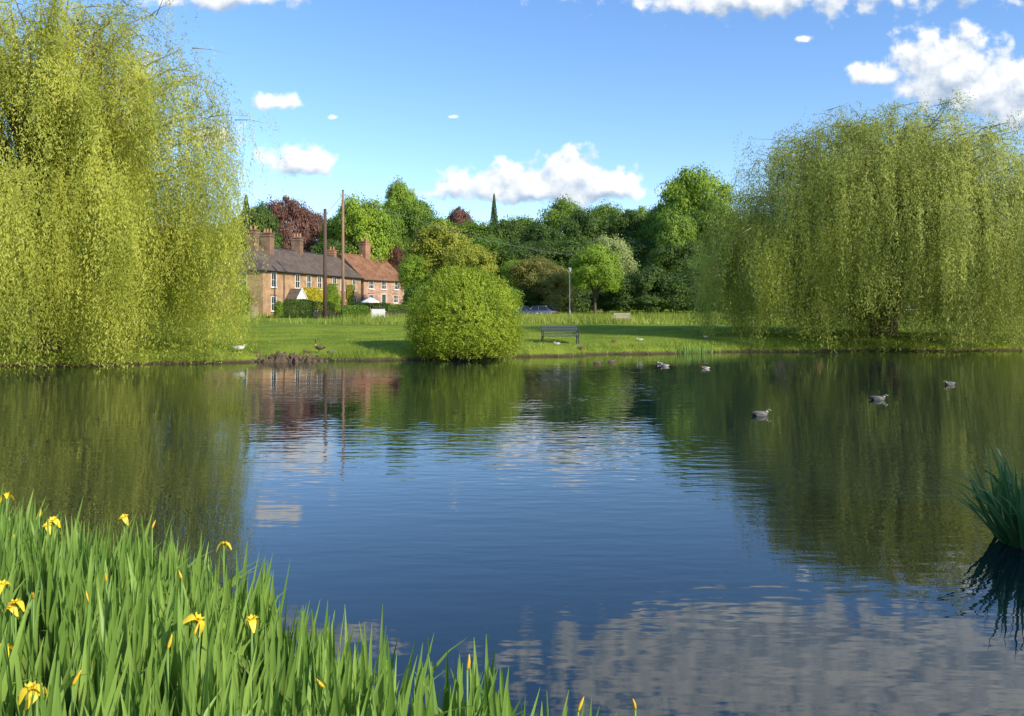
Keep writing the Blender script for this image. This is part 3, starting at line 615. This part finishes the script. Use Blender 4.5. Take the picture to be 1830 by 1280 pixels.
def hedge(px0,px1,top,d,dep,mat,label,n=9000):
    x0=east(px0,d);x1=east(px1,d);xc=(x0+x1)/2; z0=gz(xc,d); h=alt(top,d)-z0
    thing('garden_hedge',label,'hedge',(xc,d,z0-.1),data=leaf_box("hedge",x1-x0,dep,h+.1,n,mat))
M_hdg=leaf_mat("hedge_leaf",(.09,.17,.02),(.21,.33,.04),.25,.6,.5)
hedge(503,596,541,86,1.4,M_dark,"clipped dark green garden hedge before brick terrace")
hedge(508,560,538,90,1.2,M_dark,"clipped dark green hedge beside porch",6000)
hedge(613,658,549,83,1.3,M_hdg,"clipped bright green box hedge beside poles")
hedge(622,700,543,88,1.3,M_dark,"clipped dark hedge in cottage garden")
hedge(694,735,547,86,1.2,M_hdg,"clipped green hedge beside cottage",5000)
hedge(345,400,552,88,1.2,M_dark,"dark garden hedge beyond willow",6000)
shrub(432,500,556,34,84,M_oak,"green garden shrub beside terrace end",n=8000,ls=.2)
shrub(498,534,556,18,85,M_brt,"small green garden shrub by porch",n=3000,ls=.14)
shrub(605,520,556,22,92,M_brt,"small green garden shrub by terrace",n=4000,ls=.14)
for px,d,w,t,mm in((1300,95,80,500,M_dark),(1350,96,90,500,M_oak),(1480,98,100,495,M_oak),(1560,96,100,500,M_dark),(1640,100,110,498,M_oak),(1730,98,110,500,M_dark),(1810,100,110,500,M_oak),(1880,100,110,500,M_oak),(240,98,110,500,M_dark),(160,98,110,500,M_oak),(70,98,110,505,M_oak),(310,100,100,490,M_oak),(370,96,90,480,M_dark),(405,96,60,480,M_oak),(10,100,110,500,M_dark)):
    shrub(px,t,556,w,d,mm,"dense green boundary shrub behind willow",n=10000,ls=.28)

M_wood=plain("weathered_wood",(.40,.33,.24),.8,var=.3); M_dkw=plain("dark_wood",(.06,.045,.035),.8,var=.3)
def picket(px0,px1,top,d,mat,label,sp=.16):
    x0=east(px0,d);x1=east(px1,d); z0=gz((x0+x1)/2,d); h=alt(top,d)-z0; L=x1-x0
    e=thing('picket_fence',label,'fence',(x0,d,z0)); b=MB()
    for i in range(int(L/sp)): b.box((i*sp+.05,-.03,h/2),(.09,.02,h)).box((i*sp+.05,-.03,h+.03),(.09,.02,.06),taper=.1,tapery=1)
    link("pickets",b.mesh("pickets",[mat]),e); link("rail",MB().box((L/2,0,h*.75),(L,.04,.08)).box((L/2,0,h*.3),(L,.04,.08)).mesh("fence_rail",[mat]),e)
picket(432,462,548,84,M_wood,"weathered wooden picket fence beside terrace")
picket(664,690,553,82,M_white,"white painted picket gate before cottage garden",.1)
picket(560,620,558,84,M_dkw,"low dark wooden fence before terrace garden")
picket(690,732,556,83,M_dkw,"low dark wooden fence before cottage")
picket(1480,1540,554,80,M_dkw,"dark wooden fence behind willow")
d=86; X=east(662,d); z0=gz(X,d); zt=alt(532,d)-z0
e=thing('parasol',"cream garden parasol standing above clipped hedge",'parasol',(X,d,z0))
link("pole",MB().cyl((0,0,0),.03,zt,8).mesh("parasol_pole",[M_wood]),e)
pts=[(0,0,zt+.05)]+[(1.0*math.cos(i*math.pi/4),1.0*math.sin(i*math.pi/4),zt-.45) for i in range(8)]+[(1.0*math.cos(i*math.pi/4),1.0*math.sin(i*math.pi/4),zt-.55) for i in range(8)]
link("canopy",MB().poly(pts,[(0,1+i,1+(i+1)%8) for i in range(8)]+[(1+i,9+i,9+(i+1)%8,1+(i+1)%8) for i in range(8)]).mesh("parasol_canopy",[M_white]),e)

# ---------------------------------------------------------------- poles, wires, lamp
M_pole=plain("creosoted_timber",(.10,.06,.04),.85,var=.35,scale=3); M_pole2=plain("brown_timber",(.28,.16,.10),.85,var=.35,scale=3)
M_gal=plain("galvanised_steel",(.20,.21,.21),.5,.3)
def upole(px,top,d,r,mat,label):
    X=east(px,d); z0=gz(X,d); h=alt(top,d)-z0; e=thing('utility_pole',label,'utility pole',(X,d,z0))
    link("shaft",MB().tube([(0,0,-.5),(0,0,h*.5),(0,0,h)],[r,r*.9,r*.75],10).mesh("pole_shaft",[mat],True),e)
    b=MB().cyl((0,0,h),r*.85,.12,10,0,r*.2)
    for s_ in(-1,1): b.tube([(0,0,h-.5),(s_*.3,0,h-.5),(s_*.3,0,h-.32)],[.02,.02,.05],6)
    link("insulator_bracket",b.mesh("insulator_bracket",[M_lead]),e); return Vector((X,d,z0+h-.4))
p1=upole(581,375,84,.22,M_pole,"thick dark timber utility pole on grass verge"); p2=upole(613,341,85,.17,M_pole2,"tall slender brown timber utility pole with overhead wire")
def wire(a,b,sag,label):
    a=Vector(a);b=Vector(b); mid=(a+b)/2; pts=[tuple((a.lerp(b,t)-mid)-Vector((0,0,sag*4*t*(1-t)))) for t in np.linspace(0,1,16)]
    thing('overhead_wire',label,'wire',tuple(mid),data=MB().tube(pts,[.022]*16,4).mesh("wire",[M_gal]))
wire(p2,(east(1120,112),112,alt(462,112)),1.6,"thin overhead wire sagging from timber pole")
wire(p2,(east(500,100),100,9.0),.5,"thin overhead wire running to slate roof")
d=80; X=east(1018,d); z0=gz(X,d); h=alt(486,d)-z0
e=thing('street_lamp',"slim grey street lamp with small lantern on the green",'street lamp',(X,d,z0))
link("post",MB().tube([(0,0,-.2),(0,0,1),(0,0,1.02),(0,0,h)],[.09,.09,.05,.045],10).mesh("lamp_post",[M_gal],True),e)
link("lamp_shade",MB().cyl((0,0,h),.1,.32,10,0,.19).cyl((0,0,h+.32),.21,.12,10,0,.05).mesh("lamp_lantern",[plain("lamp_glass",(.4,.4,.36),.3)]),e)

# ---------------------------------------------------------------- benches
def bench(px,d,w,mat,label,rz,sc=1):
    X=east(px,d); z0=gz(X,d); e=thing('park_bench',label,'bench',(X,d,z0-.01),rz,(sc,)*3)
    b=MB()
    for i in range(5): b.box((0,-.2+i*.1,.44),(w,.075,.03))
    link("seat",b.mesh("bench_seat",[mat]),e)
    b=MB(); Mr=Matrix.Rotation(math.radians(12),3,'X')
    for i in range(4): b.box((0,.27+i*.025,.55+i*.12),(w,.025,.075),0,Mr.inverted())
    link("backrest",b.mesh("bench_backrest",[mat]),e)
    for s_ in(-1,1):
        b=MB(); x=s_*(w/2-.04)
        b.tube([(x,-.24,0),(x,-.23,.42)],[.032,.028],6).tube([(x,.30,0),(x,.24,.42),(x,.36,.98)],[.032,.03,.024],6).tube([(x,-.25,.405),(x,.26,.405)],[.025,.025],6)
        link("leg",b.mesh("bench_leg",[mat]),e)
        link("armrest",MB().tube([(x,-.23,.4),(x,-.25,.64),(x,-.1,.67),(x,.28,.66)],[.022,.025,.028,.022],6).mesh("bench_armrest",[mat]),e)
M_bgrn=plain("dark_green_metal",(.018,.03,.036),.55,var=.3)
bench(1001,41.0,1.9,M_bgrn,"dark green metal slatted park bench on the lawn",.12)
bench(1113,72,1.5,M_wood,"weathered pale wooden park bench on the green",.15)

# ---------------------------------------------------------------- cars
M_tyre=plain("tyre_rubber",(.02,.02,.02),.8); M_rim=plain("alloy",(.45,.45,.46),.35,.8)
M_lampc=plain("headlight_glass",(.7,.7,.7),.2); M_tail=plain("tail_light",(.5,.03,.02),.3)
def car(px,d,rz,col,label,dz=0):
    X=east(px,d); z0=gz(X,d)+dz; mp=plain("car_paint",col,.25,.2,var=.05); e=thing('parked_car',label,'car',(X,d,z0),rz,group="cars parked beyond the green")
    S=[(-2.1,.72,.45,.72),(-2.05,.8,.3,.86),(-1.6,.86,.22,.95),(-.9,.88,.2,.93),(.3,.88,.2,.93),(.9,.88,.2,.92),(1.6,.85,.22,.78),(2.0,.78,.28,.68),(2.12,.68,.4,.58)]
    b=MB()
    for (x,w,z1,z2) in S:
        zm=(z1+z2)/2
        for y,z in((-w*.8,z1),(-w,z1+.12),(-w,zm+.05),(-w*.9,z2),(w*.9,z2),(w,zm+.05),(w,z1+.12),(w*.8,z1)): b.v.append((x,y,z))
    for i in range(len(S)-1):
        for k in range(8): b.f.append((i*8+k,i*8+(k+1)%8,i*8+8+(k+1)%8,i*8+8+k)); b.m.append(0)
    b.f.append(tuple(range(8))); b.m.append(0); b.f.append(tuple(range((len(S)-1)*8,len(S)*8))[::-1]); b.m.append(0)
    b.box((-.42,0,1.42),(1.5,1.25,.05),0,None,.85)
    for x0,x1 in((-1.78,-1.1),(1.0,.28),(-.4,-.4)):
        for s_ in(-1,1): b.tube([(x0,s_*.78,.9),(x1,s_*.62,1.41)],[.035,.035],5)
    link("body",b.mesh("car_body",[mp],True),e)
    b=MB(); b.poly([(-1.75,-.77,.92),(.98,-.77,.92),(.98,.77,.92),(-1.75,.77,.92),(-1.1,-.61,1.4),(.27,-.61,1.4),(.27,.61,1.4),(-1.1,.61,1.4)],[(0,1,5,4),(1,2,6,5),(2,3,7,6),(3,0,4,7)])
    link("window",b.mesh("car_window",[M_glass]),e)
    wm=MB().tube([(0,-.1,0),(0,.1,0)],[.32,.32],18).mesh("tyre",[M_tyre],False); rm=MB().tube([(0,-.11,0),(0,.11,0)],[.2,.2],12).mesh("rim",[M_rim])
    for x in(-1.32,1.32):
        for y in(-.8,.8): w=link("wheel",wm,e,(x,y,.32)); link("rim",rm,w)
    for y in(-.58,.58):
        link("headlight",MB().box((2.03,y,.6),(.12,.3,.13)).mesh("headlight",[M_lampc]),e); link("tail_light",MB().box((-2.06,y,.72),(.08,.26,.16)).mesh("tail_light",[M_tail]),e)
car(932,85,-.4,(.08,.10,.14),"dark blue-grey parked car behind rough grass",-.1); car(962,86,2.6,(.15,.18,.23),"grey parked car behind rough grass",-.15)
car(5,78,.1,(.02,.13,.45),"bright blue parked car behind willow branches"); car(95,84,.1,(.02,.10,.35),"bright blue parked car behind willow branches")
car(1478,86,.3,(.45,.46,.48),"pale silver parked car behind willow"); car(1625,88,.2,(.04,.04,.05),"black parked car behind willow")

# ---------------------------------------------------------------- birds
M_grey=plain("grey_plumage",(.15,.14,.13),.8,var=.3,scale=30); M_brn=plain("brown_plumage",(.13,.09,.055),.8,var=.4,scale=40); M_grn=plain("green_head_plumage",(.01,.06,.03),.35)
M_blk=plain("black_plumage",(.015,.015,.015),.6); M_wht=plain("white_plumage",(.55,.53,.50),.8,var=.12); M_bill=plain("yellow_bill",(.4,.3,.05),.5); M_tan=plain("tan_plumage",(.34,.23,.15),.8,var=.25,scale=30)
M_org=plain("orange_bill",(.7,.25,.03),.5)
def bird_mesh(kind):
    if kind=='mallard':   mats=[M_blk,M_grey,M_brn,M_wht,M_grn,M_bill]; ms=[0,0,1,1,1,2,2,3,4,4,4,5,5]
    elif kind=='hen':     mats=[M_brn,M_tan,M_bill]; ms=[0,0,0,0,0,0,0,0,0,0,0,2,2]
    elif kind=='white':   mats=[M_wht,M_org]; ms=[0]*11+[1,1]
    elif kind=='tan':     mats=[M_wht,M_tan,M_brn,M_bill]; ms=[0,0,0,0,1,1,1,1,2,2,2,3,3]
    if kind!='goose':
        pts=[(-.30,0,.12),(-.24,0,.10),(-.17,0,.075),(-.06,0,.07),(.05,0,.07),(.13,0,.08),(.16,0,.115),(.165,0,.145),(.17,0,.165),(.19,0,.19),(.22,0,.19),(.245,0,.182),(.28,0,.174),(.295,0,.172)]
        rad=[.008,.035,.075,.098,.10,.08,.055,.04,.036,.043,.037,.018,.016,.006]
        fl=[2.2,1.5,1.15,1.1,1.1,1.1,1,1,1,.85,.85,1.1,1.4,1.4]
    else:
        mats=[M_blk,M_brn,M_tan,M_wht]; ms=[0,1,1,1,1,2,2,0,0,0,0,3,0,0]
        pts=[(-.45,0,.42),(-.34,0,.40),(-.2,0,.38),(-.05,0,.38),(.1,0,.41),(.2,0,.47),(.24,0,.55),(.25,0,.65),(.24,0,.75),(.235,0,.83),(.25,0,.88),(.285,0,.9),(.32,0,.89),(.36,0,.875),(.39,0,.87)]
        rad=[.012,.06,.12,.15,.14,.10,.06,.035,.03,.03,.04,.048,.036,.02,.008]; fl=[2,1.4,1.1,1,1,1,1,1,1,1,.9,.85,.85,1,1]
    return MB().tube(pts,rad,12,0,fl,True,ms).mesh("bird_body",mats,True)
BM={k:bird_mesh(k) for k in('mallard','hen','white','tan','goose')}
def bird(px,py,kind,heading,label,d=None,land=False,sc=1.0,name='duck',cat='duck',dz=0,legs=True):
    if d is None: d=F*CAMH/(py-550)
    X=east(px,d); z=gz(X,d)+dz if land else 0
    leg=.1 if (land and legs) else -.035
    e=thing(name,label,cat,(X,d,z if land else 0),heading,(sc,)*3)
    o=link("body",BM[kind],e,(0,0,leg if kind!='goose' else 0)); md=o.modifiers.new("s",'SUBSURF'); md.levels=1; md.render_levels=1
    wz=.09 if kind!='goose' else .42; ws=1 if kind!='goose' else 1.6
    for s_ in(-1,1):
        wmat={'mallard':M_grey,'hen':M_brn,'white':M_wht,'tan':M_tan,'goose':M_brn}[kind]
        link("wing",MB().tube([(.09*ws,s_*.075*ws,wz),(0,s_*.098*ws,wz+.015),(-.12*ws,s_*.075*ws,wz+.025),(-.24*ws,s_*.02,wz+.04)],[.02*ws,.05*ws,.04*ws,.006],8,0,[.5]*4).mesh("wing",[wmat],True),e,(0,0,leg if kind!='goose' else 0))
        if land and legs:
            lh=(leg+.03) if kind!='goose' else .28
            b=MB().tube([(0,s_*.045,0),(0,s_*.045,lh)],[.01,.014],6); b.poly([(-.02,s_*.045,.012),(.07,s_*.045-.035,.008),(.08,s_*.045,.008),(.07,s_*.045+.035,.008)],[(0,1,2,3)])
            link("leg",b.mesh("bird_leg",[M_org if kind!='goose' else M_blk]),e)
mal="mallard drake with grey body and green head on pond"
bird(1360,743,'mallard',.15,mal,sc=.82); bird(1570,715,'mallard',-.1,mal,sc=.82); bird(1697,688,'mallard',math.pi+.2,mal,sc=.78)
bird(1187,655,'tan',2.6,"white and tan duck swimming near far bank",sc=.75); bird(1179,651,'white',2.2,"white duck swimming near far bank",sc=.6); bird(1260,659,'tan',2.9,"white and tan duck swimming near far bank",sc=.65)
bird(1068,649,'hen',0.2,"brown female duck swimming near bank",sc=.7); bird(1093,647,'hen',.3,"brown female duck swimming near bank",sc=.7)
bird(428,640,'white',.1,"white goose resting at pond edge",d=36.0,land=True,sc=1.1,name='goose',cat='goose')
bird(570,0,'goose',2.9,"brown and black goose standing beside driftwood mound",d=36.9,land=True,sc=.75,name='goose',cat='goose')
rest="brown duck resting beside driftwood on muddy bank"
bird(458,0,'hen',.4,rest,d=36.2,land=True,sc=.8,legs=False); bird(548,0,'hen',2.8,rest,d=36.8,land=True,sc=.85,legs=False); bird(592,0,'mallard',.2,"grey duck resting on muddy bank",d=37.1,land=True,sc=.8,legs=False)
bird(995,0,'white',3.0,"white duck standing on lawn beside bench",d=40.4,land=True,sc=.65); bird(1040,0,'hen',.2,"brown duck standing on lawn beside bench",d=40.3,land=True,sc=.75); bird(1143,0,'white',2.9,"white duck standing on lawn",d=43.4,land=True,sc=.7)
bird(1098,0,'hen',.5,"brown duck standing on lawn",d=42.8,land=True,sc=.75); bird(1262,0,'tan',.2,"white and tan duck standing on bank",d=45.6,land=True,sc=.7)

# driftwood mound
def mound():
    e=thing('driftwood_mound',"low brown mound of mud, roots and driftwood at pond edge",'driftwood',(east(516,35.6),35.6,0)); b=MB(); rg=np.random.default_rng(4)
    M_mud=plain("mud_and_roots",(.11,.075,.045),.95,var=.7,scale=9,bump=.05)
    NX=80;NY=24; vs=[]
    for j in range(NY):
        for i in range(NX):
            x=-1.95+3.9*i/(NX-1); y=-.6+1.2*j/(NY-1); q=max(0,1-(x/1.95)**2)*max(0,1-(y/.6)**2)
            z=q**.5*(.13+.30*math.exp(-((x+.35)/.42)**2)+.12*math.sin(x*9)*math.cos(y*7)+.09*math.sin(x*23+y*5)+rg.uniform(-.07,.07))-.06
            vs.append((x+rg.uniform(-.02,.02),y,z))
    b.poly(vs,[(j*NX+i,j*NX+i+1,(j+1)*NX+i+1,(j+1)*NX+i) for j in range(NY-1) for i in range(NX-1)]); link("mud_bank",b.mesh("mud_bank",[M_mud]),e)
    b=MB()
    for k in range(80):
        x=rg.normal(-.2,.75); y=rg.normal(-.1,.25); a=rg.uniform(0,6.28); L=rg.uniform(.2,.6); z=rg.uniform(.1,.28)
        b.tube([(x,y,z-.1),(x+math.cos(a)*L*.5,y+math.sin(a)*L*.3,z+rg.uniform(0,.16)),(x+math.cos(a)*L,y+math.sin(a)*L*.6,z-rg.uniform(0,.2))],[.035,.028,.008],5)
    link("branches",b.mesh("branches",[plain("wet_wood",(.15,.105,.065),.8,var=.5)]),e)
mound()
print("objects",len(bpy.data.objects))
